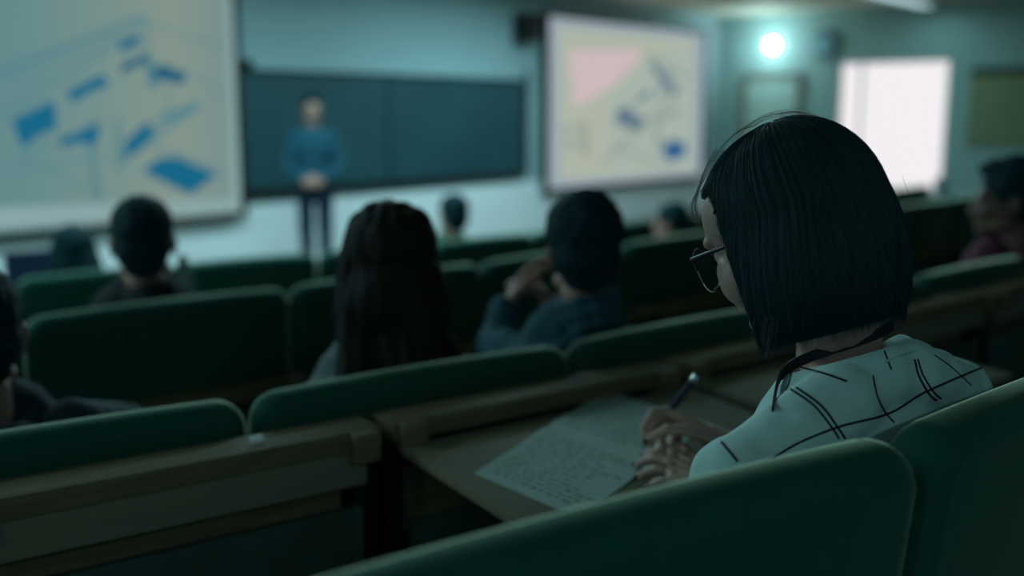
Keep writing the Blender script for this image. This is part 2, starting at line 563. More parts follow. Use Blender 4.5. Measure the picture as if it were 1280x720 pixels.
# wall lamp
p = rw(965, 57)
t = empty('wall_lamp', (XR, p.y, p.z), label='round glowing white wall lamp above the door', cat='lamp')
b = NB(); tube(b, [(0, 0, 0), (-.04, 0, 0)], .07, 24); obj('lamp_base', b, WHITEP, t)
b = NB(); ell(b, (-.05, 0, 0), (.055, .085, .075)); obj('lamp_shade', b, emis('lamp_glow', (1, .93, .92), 22), t)
l = bpy.data.lights.new('lamp_fill_light', 'POINT'); l.energy = 22; l.shadow_soft_size = .12; l.color = (.6, .95, 1)  # point light added clear of the shade to brighten the wall around it
lo = bpy.data.objects.new('lamp_fill_light', l); COL.objects.link(lo); lo.parent = t; lo.location = (-.45, 0, .0)
# clock
p = rw(1031, 56)
t = empty('wall_clock', (XR, p.y, p.z), label='round grey wall clock with pale blue dial left of the window', cat='clock')
b = NB(); tube(b, [(0, 0, 0), (-.05, 0, 0), (-.06, 0, 0)], [.22, .22, .2], 32); obj('rim', b, mat('clock_rim', (.12, .17, .18), .4), t)
b = NB(); tube(b, [(-.055, .03, 0), (-.064, .03, 0)], .14, 32); obj('dial', b, mat('clock_dial', (.25, .52, .62), .4), t)
b = NB(); box(b, (-.068, .03, .05), (.004, .012, .1)); box(b, (-.068, -.005, .0), (.004, .07, .012)); obj('hands', b, BLACK, t)
# notice board
q0 = rw(1214, 84); q1 = rw(1214, 182)
t = empty('notice_board', (XR - .03, q0.y - .8, q1.z), label='olive notice board with a dark top strip at the right of the window', cat='notice board')
nh = q0.z - q1.z
b = NB(); box(b, (0, 0, nh / 2), (.04, 1.6, nh), bev=.004); obj('board', b, mat('olive_felt', (.23, .28, .15), .9), t)
b = NB(); box(b, (-.02, 0, nh - .05), (.06, 1.6, .1), bev=.006); obj('top_strip', b, mat('strip_dark', (.03, .06, .06), .6), t)
# low sill wedge and ceiling light fittings
FIX = emis('tube_glow', (.62, .86, .95), 1.3)


def fixture(x, y, ln, label, power, grp=None):
    t = empty('ceiling_light', (x, y, ZC), label=label, cat='ceiling light', group=grp)
    b = NB(); box(b, (0, 0, -.035), (ln, .26, .06), bev=.008); obj('housing', b, WHITEP, t)
    for s in (-1, 1):
        b = NB(); tube(b, [(-ln / 2 + .05, s * .07, -.075), (ln / 2 - .05, s * .07, -.075)], .016, 10); obj('lamp_tube', b, FIX, t)
    b = NB()
    for s in (-1, 1): box(b, (0, s * .135, -.06), (ln, .012, .09))
    obj('reflector', b, CHROME, t)
    if power:
        l = bpy.data.lights.new('tube_light', 'AREA'); l.shape = 'RECTANGLE'; l.size = ln; l.size_y = .25
        l.energy = power; l.color = (.50, .92, .98)
        lo = bpy.data.objects.new('tube_light', l); COL.objects.link(lo); lo.parent = t; lo.location = (0, 0, -.11)
    return t


# ------------------------------------------------------------------ seating
def make_seat(w, hb, botz=.36, thick=.075):
    """seat: origin on the floor under the backrest, sitter faces local +y"""
    t = empty('lecture_seat', (0, 0, 0))
    lean = Matrix.Rotation(R(6), 4, 'X')
    b = NB(); rpanel(b, w - .012, hb - botz, thick, .05, .034, z0=botz, bow=.006)
    bmesh.ops.translate(b, verts=b.verts, vec=(0, 0, -hb)); bmesh.ops.transform(b, matrix=lean, verts=b.verts)
    bmesh.ops.translate(b, verts=b.verts, vec=(0, 0, hb))
    obj('backrest', b, GREEN, t)
    b = NB(); box(b, (0, .30, .42), (w - .10, .44, .09), bev=.035); obj('seat_cushion', b, GREEN, t)
    for s in (-1, 1):
        b = NB(); box(b, (s * (w / 2 - .045), .17, .23), (.03, .07, .46), bev=.006); box(b, (s * (w / 2 - .045), .17, .0125), (.06, .34, .025), bev=.006)
        box(b, (s * (w / 2 - .045), .10, .42), (.03, .30, .05), bev=.006)
        obj('leg', b, METAL, t)
    return t


def row_dir(a):
    return (RT * math.sin(R(a)) + FW * math.cos(R(a))).normalized()


SEATS = {}


def lay_row(idx, start, angs, w, hb, zf, labels, n_left=0, left_ang=None, group=None):
    """start: (X,D) of a seam; seats go to the right with the given directions, n_left to the left"""
    proto = make_seat(w, hb)
    out = []
    p = W(start[0], start[1], 0); p.z = 0
    lst = []
    q = p.copy()
    for k in range(n_left):
        d = row_dir(left_ang[k]); lst.insert(0, (q - d * w / 2, d)); q = q - d * w
    q = p.copy()
    for a in angs:
        d = row_dir(a); lst.append((q + d * w / 2, d)); q = q + d * w
    for k, (c, d) in enumerate(lst):
        o = proto if k == 0 else copy_tree(proto)
        o.location = (c.x, c.y, zf); o.rotation_euler = (0, 0, math.atan2(d.y, d.x))
        tag(o, labels[k], 'seat', group)
        out.append((o, c, d))
    SEATS[idx] = out
    return out


HB = .90
lay_row(0, (.400, .992), [50], .70, 1.58 - .32 - ZP0, ZP0,
        ['large green seat back across the bottom foreground, directly behind the writing woman',
         'green seat back at the lower right corner, nearest to the viewer'], 1, [57], 'green seats of the nearest row')
lay_row(1, (-.452, 1.69), [54.5, 51, 50, 49.5], .70, HB, ZP1,
        ['green seat at the lower left with the man at the left edge in it',
         'green seat of the long-haired woman, open desk with notebook on its back',
         'green seat back between the teal-shirted man and the writing woman hair',
         'green seat of the second row mostly hidden by the bob hair',
         'green seat at the right edge with the man in maroon in it'], 1, [56], 'green seats of the second row')
lay_row(2, (-1.25, 2.555), [50, 48, 47, 46.5, 46, 46, 46, 46], .755, 1.58 - .52 - ZP1, ZP1,
        ['sliver of green seat left of the wide seat at the left edge',
         'wide green seat back behind the man with cropped hair',
         'green seat of the third row mostly hidden by the long-haired woman',
         'green seat of the third row just beyond the raised clasped hands',
         'green seat back just left of the eyeglasses in the third row',
         'green seat of the third row directly beyond the face with eyeglasses',
         'green seat of the third row directly beyond the bob hair',
         'green seat of the third row below the right corner of the bright window',
         'green seat of the third row directly beyond the man in maroon'], 1, [52], 'green seats of the third row')
lay_row(3, (-.98, 5.12), [53, 50, 48, 47, 46, 45, 44, 43, 42, 42], .70, .88, 0,
        ['sliver of green front-row seat at the far left edge of the photo',
         'green front-row seat holding the small dark head beside the laptop',
         'empty green front-row seat right of the bottle, under the large screen corner',
         'green front-row seat below the legs of the lecturer',
         'green front-row seat holding the person in green with a small dark head',
         'green front-row seat beyond the head of the teal-shirted man',
         'green front-row seat holding the person in a maroon top',
         'green front-row seat just beyond the wispy fringe of the writing woman',
         'green front-row seat hidden by the front of the bob hair',
         'green front-row seat hidden by the middle of the bob hair',
         'green front-row seat hidden by the back of the bob hair',
         'green front-row seat below the left half of the bright window',
         'green front-row seat end forming a dark wedge under the bright window'], 3, [56, 52, 50], 'green seats of the front row')


# desks on the backs of the second-row seats
def make_desk(w, top, open_=True, fold=False):
    """local frame like the seat (sitter of this row faces +y); the desk serves the row behind (-y)"""
    t = empty('writing_desk', (0, 0, 0))
    b = NB(); box(b, (0, -.105, top - .0175), (w - .02, .085, .035), bev=.004); obj('ledge', b, WOOD, t)
    b = NB(); box(b, (w / 2 - .045, -.150, top - .027), (.05, .035, .052), bev=.006)
    obj('end_block', b, WOOD, t)
    b = NB(); box(b, (-w / 2 + .045, -.150, top - .027), (.05, .035, .052), bev=.006); obj('end_block', b, WOOD, t)
    b = NB(); box(b, (0, -.075, top - .17), (w - .12, .018, .12), bev=.003); obj('back_rail', b, WOOD, t)
    b = NB(); box(b, (0, -.085, (top - .26) / 2 + .06), (w - .14, .016, top - .26 - .02), bev=.003); obj('modesty_panel', b, PANEL, t)
    for s in (-1, 1):
        b = NB(); box(b, (s * (w / 2 - .03), -.09, top / 2 - .03), (.035, .05, top - .06), bev=.004)
        box(b, (s * (w / 2 - .03), -.12, .0125), (.05, .2, .025), bev=.004); obj('leg', b, METAL, t)
    if open_:
        b = NB(); rot = Matrix.Rotation(R(TILT), 3, 'X')
        box(b, (0, 0, 0), (w - .03, .36, .018), bev=.004)
        bmesh.ops.translate(b, verts=b.verts, vec=(0, -.18, 0)); bmesh.ops.transform(b, matrix=rot.to_4x4(), verts=b.verts)
        bmesh.ops.translate(b, verts=b.verts, vec=(0, -.165, top - .045))
        obj('tablet', b, DESK, t)
    else:
        b = NB(); box(b, (0, -.130, top - .068), (w - .07, .018, .062), bev=.004); obj('folded_tablet', b, DESK, t)
        b = NB(); box(b, (0, -.122, top - .32), (w - .08, .018, .36), bev=.004); obj('hanging_leaf', b, PANEL, t)
    return t


TILT = 3
DTOP = 1.58 - .525 - ZP1      # ledge height above its platform
dlab = {0: 'folded writing desk with a brown ledge at the lower left of the photo',
        1: 'open brown writing desk under the notebook and hands',
        2: 'open empty writing desk just beyond the pen, half hidden by the woman',
        3: 'folded writing desk right of the bob hair',
        4: 'folded writing desk on the seat back of the man in maroon'}
DSH = .19
desks = {}
for k in (0, 1, 2, 3, 4):
    o, c, d = SEATS[1][k]
    t = make_desk(.70, DTOP, open_=(k in (1, 2)))
    t.location = (c.x + d.x * DSH, c.y + d.y * DSH, ZP1); t.rotation_euler = (0, 0, math.atan2(d.y, d.x))
    tag(t, dlab[k], 'desk', 'fold-out desks on the second row')
    desks[k] = t
for k in range(1, 8):
    o, c, d = SEATS[2][k]
    t = empty('writing_ledge', (c.x, c.y, ZP1), math.atan2(d.y, d.x),
              label='brown desk ledge on the back of the ' + ['', 'wide seat with the close-cropped man', 'seat ahead of the long-haired woman', 'seat ahead of the clasped hands', 'seat ahead of the blue-shirted man',
                    'seat ahead of the glasses', 'seat beside the bob hair below the window', 'seat ahead of the man in maroon'][k], cat='desk', group='ledges on the third row')
    b = NB(); box(b, (0, -.12, .60), (.70, .12, .03), bev=.004); obj('ledge', b, WOOD, t)
    b = NB()
    for s in (-1, 1): box(b, (s * .3, -.12, .2925), (.03, .04, .585), bev=.004)
    obj('leg', b, METAL, t)
    b = NB(); box(b, (0, -.10, .46), (.6, .016, .2), bev=.003); obj('back_panel', b, PANEL, t)

# ------------------------------------------------------------------ people
def rotm(fwd, up):
    """3x3 with columns right, forward, up"""
    y = fwd.normalized(); z = (up - y * up.dot(y)).normalized(); x = y.cross(z)
    return Matrix((x, y, z)).transposed()


def head_shapes(bm, M, s=1.0, female=False):
    rot = M.to_3x3()
    T = lambda v: M @ (Vector(v) * s)
    S = lambda r: tuple(a * s for a in r)
    def E(c, r, seg=20): ell(bm, T(c), S(r), rot, seg)
    E((0, -.012, .022), (.074, .094, .086), 28)
    E((0, .022, -.035), (.062, .070, .082), 28)
    E((0, .042, -.082), (.044, .044, .036))
    E((0, .078, -.104), (.020, .018, .016))
    for k in (-1, 1):
        E((k * .034, .064, -.038), (.026, .026, .026))
        if female: E((k * .041, .052, -.050), (.028, .034, .036)); E((k * .030, .052, .022), (.032, .036, .045))
        E((k * .030, .080, .006), (.026, .014, .012))
        E((k * .030, .079, -.014), (.014, .012, .009))
        E((k * .077, -.008, -.022), (.007, .019, .031))
        E((k * .081, -.018, -.012), (.006, .010, .020))
        E((k * .046, .02, -.085), (.02, .035, .02))
        E((k * .011, .101, -.050), (.009, .010, .008))
    cap(bm, T((0, .090, -.005)), T((0, .108, -.046)), .008 * s, .0115 * s, 12)
    E((0, .094, -.073), (.020, .010, .0055)); E((0, .092, -.083), (.018, .010, .006))


def hand_shapes(bm, wrist, joints, k=1.0):
    """wrist point, joints = list of finger polylines (knuckle..tip), last one is the thumb"""
    wrist = Vector(wrist)
    kn = [Vector(j[0]) for j in joints[:4]]
    for q in kn: cap(bm, wrist + (q - wrist) * .12, q, .0155 * k, .0105 * k, 12)
    for a, c in zip(kn, kn[1:]):
        cap(bm, a, c, .0105 * k, .0105 * k, 10)
        cap(bm, wrist.lerp(a, .55), wrist.lerp(c, .55), .0125 * k, .0125 * k, 10)
    rs = [.0088, .0092, .0086, .0076]
    for j, r in zip(joints[:4], rs):
        n = len(j)
        chain(bm, [Vector(q) for q in j], [r * k * (1.06 - .24 * i / (n - 1)) for i in range(n)], 12)
    th = [Vector(q) for q in joints[4]]
    chain(bm, th, [.0135 * k, .0115 * k, .0098 * k, .0085 * k][:len(th)], 12)


def simple_hand(bm, wrist, d, n, s, curl=.5, k=1.0, spread=.12):
    """relaxed hand: d direction, n palm side, s towards the thumb"""
    wrist = Vector(wrist); d = d.normalized(); s = (s - d * s.dot(d)).normalized(); n = (n - d * n.dot(d) - s * n.dot(s)).normalized()
    J = []
    L = [(.040, .025, .020), (.044, .028, .021), (.041, .026, .020), (.032, .020, .018)]
    for i in range(4):
        off = (1.5 - i) * .021 * k
        kn = wrist + d * (.088 - .004 * abs(i - 1)) * k + s * off
        dd = (d + s * (1.5 - i) * spread).normalized()
        pts = [kn]; ang = curl * .6
        for l in L[i]:
            v = dd * math.cos(ang) + n * math.sin(ang)
            pts.append(pts[-1] + v * l * k); ang += curl
        J.append(pts)
    t0 = wrist + d * .02 * k + s * .022 * k + n * .004
    t1 = t0 + (d * .6 + s * .75 + n * .25).normalized() * .040 * k
    t2 = t1 + (d * .85 + s * .35 + n * .35).normalized() * .032 * k
    t3 = t2 + (d * .95 + n * .35).normalized() * .026 * k
    J.append([t0, t1, t2, t3])
    hand_shapes(bm, wrist, J, k)


def person(name, label, head, face_az, body_az, floor_z, shirt, hair='short', skin=SKIN, hairm=HAIRB, pitch=0, s=1.0, lean=-.13,
           arms=None, trousers=None, vox=.008, sit=True, group=None, roll=0, collar=True, hipdrop=None, shoulder=.165, neckup=0):
    """head: world position of skull centre; az measured from the viewing direction, positive to the left"""
    face = (FW * math.cos(R(face_az)) - RT * math.sin(R(face_az)))
    body = (FW * math.cos(R(body_az)) - RT * math.sin(R(body_az))).normalized()
    right = body.cross(UP).normalized()
    hd = Vector(head)
    f2 = face * math.cos(R(pitch)) - UP * math.sin(R(pitch))
    u2 = UP * math.cos(R(pitch)) + face * math.sin(R(pitch))
    if roll: u2 = (u2 + right * math.tan(R(roll))).normalized()
    rm = rotm(f2, u2)
    M = Matrix.Translation(hd) @ rm.to_4x4()
    if sit:
        hipz = floor_z + .53
        base = hd - body * (lean + .05); hip = Vector((base.x, base.y, hipz))
    else:
        hipz = floor_z + .93 * s
        hip = Vector((hd.x, hd.y, hipz)) - body * lean
    t = empty(name, (hip.x, hip.y, floor_z), math.atan2(body.y, body.x) - PI / 2, label=label, cat='person', group=group)
    nb = hd - u2 * .13 * s - f2 * .02                       # neck top
    c7 = Vector((hd.x, hd.y, 0)) - body * .045 * s; c7.z = hd.z - .215 * s
    sh = [c7 + right * k * shoulder * s + body * .015 - UP * .055 * s for k in (-1, 1)]
    chest = c7.lerp(hip, .38) + body * .03; waist = c7.lerp(hip, .72) + body * .02
    rb = rotm(body, (c7 - hip).normalized())

    def torso(bm, g=0, arm=True, low=True):
        cap(bm, sh[0], sh[1], .055 * s + g, .055 * s + g)
        cap(bm, c7 - UP * .02, sh[0].lerp(c7, .3) - UP * .005, .05 * s + g, .05 * s + g); cap(bm, c7 - UP * .02, sh[1].lerp(c7, .3) - UP * .005, .05 * s + g, .05 * s + g)
        ell(bm, chest, (.165 * s + g, .105 * s + g, .20 * s + g), rb, 24)
        ell(bm, waist, (.145 * s + g, .10 * s + g, .17 * s + g), rb, 24)
        ell(bm, hip + UP * .03, (.165 * s + g, .115 * s + g, .12 * s + g), rotm(body, UP), 24)

    # legs
    legs = []
    for k in (-1, 1):
        h0 = hip + right * k * .085 * s
        if sit:
            kn = h0 + body * .40 * s + right * k * .03; kn.z = floor_z + .50
            an = kn - body * .05 + right * k * .01; an.z = floor_z + .09
        else:
            kn = h0 + body * .02; kn.z = floor_z + .48 * s
            an = h0 - body * .02; an.z = floor_z + .09
        legs.append((h0, kn, an))
    # arms: each ((elbow),(wrist),(hand dir, palm normal, thumb side)) in world
    if arms is None:
        arms = []
        for i, k in enumerate((-1, 1)):
            el = sh[i] + body * .10 - UP * .25 + right * k * .05
            wr_ = el + body * .22 - right * k * .08 - UP * .0
            arms.append((el, wr_, body - right * k * .3, -UP, -right * k))
    bm = NB()
    head_shapes(bm, M, s)
    cap(bm, nb + UP * .02, c7 + UP * .01 + body * .015, .054 * s, .050 * s); torso(bm, -.012)
    for i in range(2):
        el, wr_, hdv, pn, ts = arms[i]
        cap(bm, sh[i], el, .045 * s, .038 * s); cap(bm, el, wr_, .037 * s, .026 * s)
        simple_hand(bm, wr_, hdv, pn, ts, .45, s)
        h0, kn, an = legs[i]
        cap(bm, h0, kn, .075 * s, .055 * s); cap(bm, kn, an, .052 * s, .036 * s); cap(bm, an, an + body * .1 - UP * .045, .035, .03)
    body_o = mobj('body', fuse(bm, vox, 3), skin, t, world=True)
    bm = NB(); torso(bm, .008)
    for i in range(2):
        el, wr_, hdv, pn, ts = arms[i]
        cap(bm, sh[i], el, .060 * s, .052 * s); cap(bm, el, wr_.lerp(el, .06), .051 * s, .038 * s)
    if collar:
        for k in range(12):
            a = 2 * PI * k / 12; a2 = 2 * PI * (k + 1) / 12
            cc = c7 + UP * .025 * s + body * .012
            p_ = lambda a: cc + right * math.cos(a) * .064 * s + body * math.sin(a) * .066 * s - UP * (.03 * math.sin(a))
            cap(bm, p_(a), p_(a2), .017 * s, .017 * s, 8)
            if neckup:
                cap(bm, p_(a) + UP * neckup * .5 + body * .01, p_(a2) + UP * neckup * .5 + body * .01, .017 * s, .017 * s, 8)
                cap(bm, p_(a) + UP * neckup + body * .02, p_(a2) + UP * neckup + body * .02, .015 * s, .015 * s, 8)
    mobj('shirt', fuse(bm, vox, 3, .006, 22), shirt, t, world=True)
    bm = NB()
    ell(bm, hip + UP * .01, (.172 * s, .125 * s, .12 * s), rotm(body, UP))
    for h0, kn, an in legs:
        cap(bm, h0, kn, .088 * s, .068 * s); cap(bm, kn, an, .066 * s, .052 * s)
    mobj('trousers', fuse(bm, .011, 3, .006, 18), trousers or mat('dark_trousers', (.012, .018, .03), .8), t, world=True)
    for h0, kn, an in legs:
        bm = NB(); cap(bm, an - body * .03 - UP * .045, an + body * .13 - UP * .055, .042, .034)
        mobj('shoe', fuse(bm, .009, 2), BLACK, t, world=True)
    # hair
    T = lambda v: M @ (Vector(v) * s)
    Sx = lambda r: tuple(a * s for a in r)
    bm = NB()
    if hair in ('short', 'crop'):
        g = 0 if hair == 'crop' else .010
        ell(bm, T((0, -.022, .034 + g * .4)), Sx((.080 + g, .096 + g * .6, .084 + g)), rm, 28)
        ell(bm, T((0, -.052, -.016)), Sx((.073 + g * .6, .062 + g, .070)), rm, 24)
        ell(bm, T((0, -.060, -.055)), Sx((.055 + g * .5, .045 + g * .7, .045)), rm, 20)
        if hair == 'short':
            ell(bm, T((.01, .035, .088)), Sx((.065, .055, .030)), rm, 20)
    elif hair == 'long':
        ell(bm, T((0, -.02, .03)), Sx((.093, .112, .094)), rm, 28)
        ell(bm, T((0, -.045, -.06)), Sx((.100, .085, .105)), rm, 28)
        for k in (-1, 1):
            chain(bm, [T((k * .062, -.01, .0)), T((k * .078, -.015, -.09)), hd + right * k * .083 - UP * .17 - body * .03, hd + right * k * .112 - UP * .25 - body * .05, hd + right * k * .125 - UP * .36 - body * .06],
                  [.045, .045, .050, .050, .04])
        chain(bm, [hd - body * .06 - UP * .05, hd - body * .08 - UP * .17, hd - body * .105 - UP * .30, hd - body * .11 - UP * .42], [.08, .085, .08, .05])
    elif hair == 'bun':
        ell(bm, T((0, -.02, .03)), Sx((.086, .104, .092)), rm, 28)
        ell(bm, T((0, -.10, -.02)), Sx((.042, .04, .042)), rm, 20)
    ho = mobj('hair', fuse(bm, .006, 2, .009 if hair == 'long' else .005, 45, 4 if hair == 'long' else 1), hairm, t, world=True)
    for k in (-1, 1):
        bm = NB(); ell(bm, T((k * .030, .083, -.010)), Sx((.011, .010, .0065)), rm, 12); obj('eye', bm, BLACK, t, world=True)
    return t, dict(c7=c7, sh=sh, right=right, body=body, hip=hip, M=M)


SH_NAVY = mat('shirt_navy', (.018, .045, .065), .85, (.012, .03, .045), 30, bump=.3)
SH_TEAL = mat('shirt_teal', (.022, .095, .13), .85, (.014, .06, .09), 20, bump=.3)
SH_DEN = mat('shirt_denim', (.005, .08, .125), .8, (.003, .06, .10), 15, bump=.3)
SH_MAR = mat('shirt_maroon', (.13, .02, .05), .85, bump=.2)
SH_BLK = mat('shirt_black', (.010, .016, .020), .85, bump=.2)
SH_GRY = mat('shirt_grey', (.16, .19, .20), .85, (.11, .14, .15), 20, bump=.3)
TR_DEN = mat('trousers_denim', (.005, .03, .06), .85)

# lecturer, standing on the stage in front of the board
LD = 9.45
lh = at(390, 133, LD)
lr = (FW * math.cos(R(180 + 8)) - RT * math.sin(R(188)))
lb = lr.normalized(); lright = lb.cross(UP)
c7 = lh.copy(); c7.z -= .215
la = []
for k in (-1, 1):
    sh_ = c7 + lright * k * .175 - UP * .06
    el = sh_ + lright * k * .07 - UP * .27 + lb * .0
    wr_ = Vector((lh.x, lh.y, 0)) + lright * k * .06 + lb * .24; wr_.z = CAMZ + (at(395, 226, LD).z - CAMZ)
    la.append((el, wr_, -lright * k * .8 + lb * .35, -lb, UP))
person('person', 'standing lecturer in blue denim shirt with clasped hands before the blackboard', lh, 180 + 20, 188, 0, SH_DEN, 'short',
       SKIN, HAIRB, 0, 1.02, .0, la, TR_DEN, .010, sit=False)

# man with cropped hair, third row left
person('person', 'man with cropped dark hair seen from behind in front of the large screen', at(179, 298, 3.02), 16, 42, ZP1, SH_BLK, 'crop', s=1.12, vox=.008, neckup=.055)
# small dark head front row left
person('person', 'person with dark hair in the front row at the left beside the laptop', at(93, 312, 4.95), 20, 40, 0, SH_NAVY, 'long', s=1.03, vox=.01)
# child-sized head front row centre
person('person', 'person with a small dark head in the front row, right of the lecturer', at(566, 268, 6.2), 30, 40, 0, mat('shirt_green', (.05, .13, .09), .8), 'short', s=1.0, vox=.01)
# low head right
person('person', 'person with dark hair and maroon top behind the smaller screen corner', at(838, 276, 6.1), 60, 40, 0, SH_MAR, 'bun', s=.98, vox=.01)
# long haired woman
h2 = at(484, 327, 2.14)
person('person', 'woman with long dark wavy hair seen from behind in the second row', h2, 25, 38, ZP1, SH_GRY, 'long', SKINL, HAIRBR, 6, 1.06, vox=.007)
# blue-shirted man with raised clasped hands
h3 = at(729, 306, 2.46)
bd = (FW * math.cos(R(40)) - RT * math.sin(R(40))).normalized(); br = bd.cross(UP)
c7 = h3 - bd * .045; c7.z = h3.z - .215
hc = at(655, 352, 2.62)
a3 = []
for k in (-1, 1):
    sh_ = c7 + br * k * .17 - UP * .06
    if k == -1: el = at(622, 430, 2.50); wr_ = at(632, 385, 2.56)
    else: el = at(730, 432, 2.80); wr_ = at(694, 382, 2.70)
    a3.append((el, wr_, (hc - wr_) + UP * .02, -bd * .2 + (RT if k == -1 else -RT), -FW * .8 + UP * .3))
person('person', 'man in a dark teal shirt raising clasped hands beside his head', h3, 4, 38, ZP1, SH_TEAL, 'short', SKIN, HAIRB, 0, 1.06, arms=a3, vox=.006, neckup=.06)
# man at left edge
h4 = at(-34, 412, 1.88)
bd = (FW * math.cos(R(36)) - RT * math.sin(R(36))).normalized(); br = bd.cross(UP)
c7 = h4 - bd * .045; c7.z = h4.z - .215
a4 = []
for k in (-1, 1):
    sh_ = c7 + br * k * .17 - UP * .06
    if k == -1: a4.append((sh_ + bd * .12 - UP * .24, sh_ + bd * .3 - UP * .22, bd, -UP, br))
    else: a4.append((at(92, 533, 1.86), at(165, 527, 2.12), WD(.5, .8, -.3), -UP, -br))
person('person', 'man in dark blue creased shirt at the left edge, arm along the seat', h4, 30, 36, ZP1, SH_NAVY, 'crop', SKIN, HAIRB, 4, 1.08, arms=a4, vox=.006)
# man in maroon at right
person('person', 'man in maroon top at the right edge looking left', at(1262, 246, 3.55), 70, 45, ZP1, SH_MAR, 'short', SKIND, HAIRB, 2, 1.12, vox=.007)
# ------------------------------------------------------------------ the writing woman
WF_AZ, WP = 46, 25
wf = (FW * math.cos(R(WF_AZ)) - RT * math.sin(R(WF_AZ)))
F2 = (wf * math.cos(R(WP)) - UP * math.sin(R(WP))).normalized()
U2 = (UP * math.cos(R(WP)) + wf * math.sin(R(WP))).normalized()
HR = rotm(F2, U2)
HC = at(998, 270, 1.18)
HM = Matrix.Translation(HC) @ HR.to_4x4()
hv = lambda v: HM @ Vector(v)
HMF = Matrix.Translation(F2 * .013 - HR.col[0] * .009) @ HM @ Matrix.Rotation(R(-5), 4, 'Z')
hf = lambda v: HMF @ Vector(v)
shL = at(925, 606, 1.07); shR = at(1188, 497, 1.30)
wb = UP.cross((shR - shL)).normalized()              # body forward
wrt = wb.cross(UP).normalized()
woman = empty('person', (at(1120, 600, 1.22).x, at(1120, 600, 1.22).y, ZP0), math.atan2(wb.y, wb.x) - PI / 2,
              label='woman with black bob and white blouse writing in a notebook', cat='person')
mid = (shL + shR) / 2
C7 = mid - wb * .012 + UP * .104
hipW = mid + wb * .065; hipW.z = ZP0 + .53
spine = (C7 - hipW)
# desk plane in world (tablet of the second-row module)
dk = desks[1]; dM = Matrix.LocRotScale(dk.location, dk.rotation_euler, (1, 1, 1))
dn = (dM.to_3x3() @ (Matrix.Rotation(R(TILT), 3, 'X') @ Vector((0, 0, 1)))).normalized()
dp = dM @ Vector((0, -.165, DTOP - .045)) + dn * .0092


def dk_at(px, py, h=0):
    return on_plane(px, py, dp + dn * h, dn)


# right hand (writing), explicit finger joints
wrR = dk_at(912, 556, .040)
J = []
kI = dk_at(836, 522, .055); kM = dk_at(846, 517, .040) + WD(0, .012, 0)
kI = at(833, 517, wrR.dot(FW) + .0); 
WRD = (wrR - CAM).dot(FW)
q = lambda px, py, dd: at(px, py, WRD + dd)
kI = q(834, 514, .020); kM = q(840, 519, .040); kR = q(848, 527, .055); kL = q(858, 537, .066)
J = [[kI, q(815, 517, .000), q(805, 534, -.012), q(806, 550, -.020)],
     [kM, q(822, 524, .012), q(812, 541, .000), q(814, 556, -.012)],
     [kR, q(830, 538, .020), q(826, 555, .010), q(838, 563, .006)],
     [kL, q(842, 549, .030), q(838, 562, .022), q(849, 568, .020)],
     [q(884, 546, -.016), q(858, 538, -.030), q(834, 536, -.034), q(815, 546, -.026)]]
# left hand, lying on the page
WL = dk_at(892, 606, .028)
g = lambda px, py, h: dk_at(px, py, h)
JL = [[g(842, 566, .030), g(826, 562, .030), g(814, 565, .020), g(806, 570, .011)],
      [g(838, 577, .031), g(818, 572, .031), g(804, 576, .020), g(797, 582, .010)],
      [g(838, 589, .029), g(820, 586, .029), g(807, 590, .018), g(800, 596, .009)],
      [g(842, 601, .025), g(828, 600, .024), g(817, 604, .015), g(811, 609, .009)],
      [g(878, 584, .030), g(860, 566, .028), g(846, 556, .020), g(836, 552, .014)]]
elR = shR + (wrR - shR) * .45 - UP * .12 + wrt * .06
elL = shL + (WL - shL) * .4 - UP * .16 - wrt * .04


def wtorso(bm, g=0.):
    rb = rotm(wb, spine.normalized())
    cap(bm, shL, shR, .046 + g, .046 + g)
    bo = wb * -.012
    for s_ in (shL, shR):
        cap(bm, C7 - UP * .028 + bo, s_.lerp(C7, .38) + UP * .004 + bo, .036 + g, .036 + g)
        cap(bm, C7.lerp(s_, .3) - UP * .01 + bo, s_, .041 + g, .047 + g)
    ell(bm, C7.lerp(hipW, .36) - wb * .004, (.150 + g, .086 + g, .155 + g), rb, 28)
    ell(bm, C7.lerp(hipW, .70) + wb * .0, (.125 + g, .09 + g, .17 + g), rb, 28)
    ell(bm, hipW + UP * .02, (.17 + g, .12 + g, .12 + g), rotm(wb, UP), 24)
    for k in (-1, 1):
        ell(bm, C7.lerp(hipW, .36) + wb * .055 + wrt * k * .07 - UP * .04, (.055 + g, .045 + g, .055 + g), rb)


bm = NB()
head_shapes(bm, HMF, .97, True)
cap(bm, hv((0, -.030, -.075)), C7 + wb * .042 + UP * .0, .048, .052)
cap(bm, C7 + wb * .042, C7 - UP * .07 + wb * .03, .052, .046)
wtorso(bm, -.008)
cap(bm, shR, elR, .040, .034); cap(bm, elR, wrR, .034, .0235); cap(bm, wrR, wrR.lerp(kI.lerp(kL, .5), .35), .0235, .021)
cap(bm, shL, elL, .040, .034); cap(bm, elL, WL, .034, .0235); cap(bm, WL, WL.lerp(JL[1][0], .3), .0225, .02)
hand_shapes(bm, wrR, J, .98); hand_shapes(bm, WL, JL, .95)
wl = []
for k in (-1, 1):
    h0 = hipW + wrt * k * .085; kn = h0 + wb * .40; kn.z = ZP0 + .50; an = kn - wb * .03; an.z = ZP0 + .09
    cap(bm, h0, kn, .075, .052); cap(bm, kn, an, .05, .033); cap(bm, an, an + wb * .1 - UP * .05, .032, .028)
    wl.append((h0, kn, an))
bd_me = fuse(bm, .0032, 4)
bd_bvh = BVHTree.FromPolygons([v.co.copy() for v in bd_me.vertices], [tuple(p_.vertices) for p_ in bd_me.polygons])
mobj('body', bd_me, SKINL, woman, world=True)
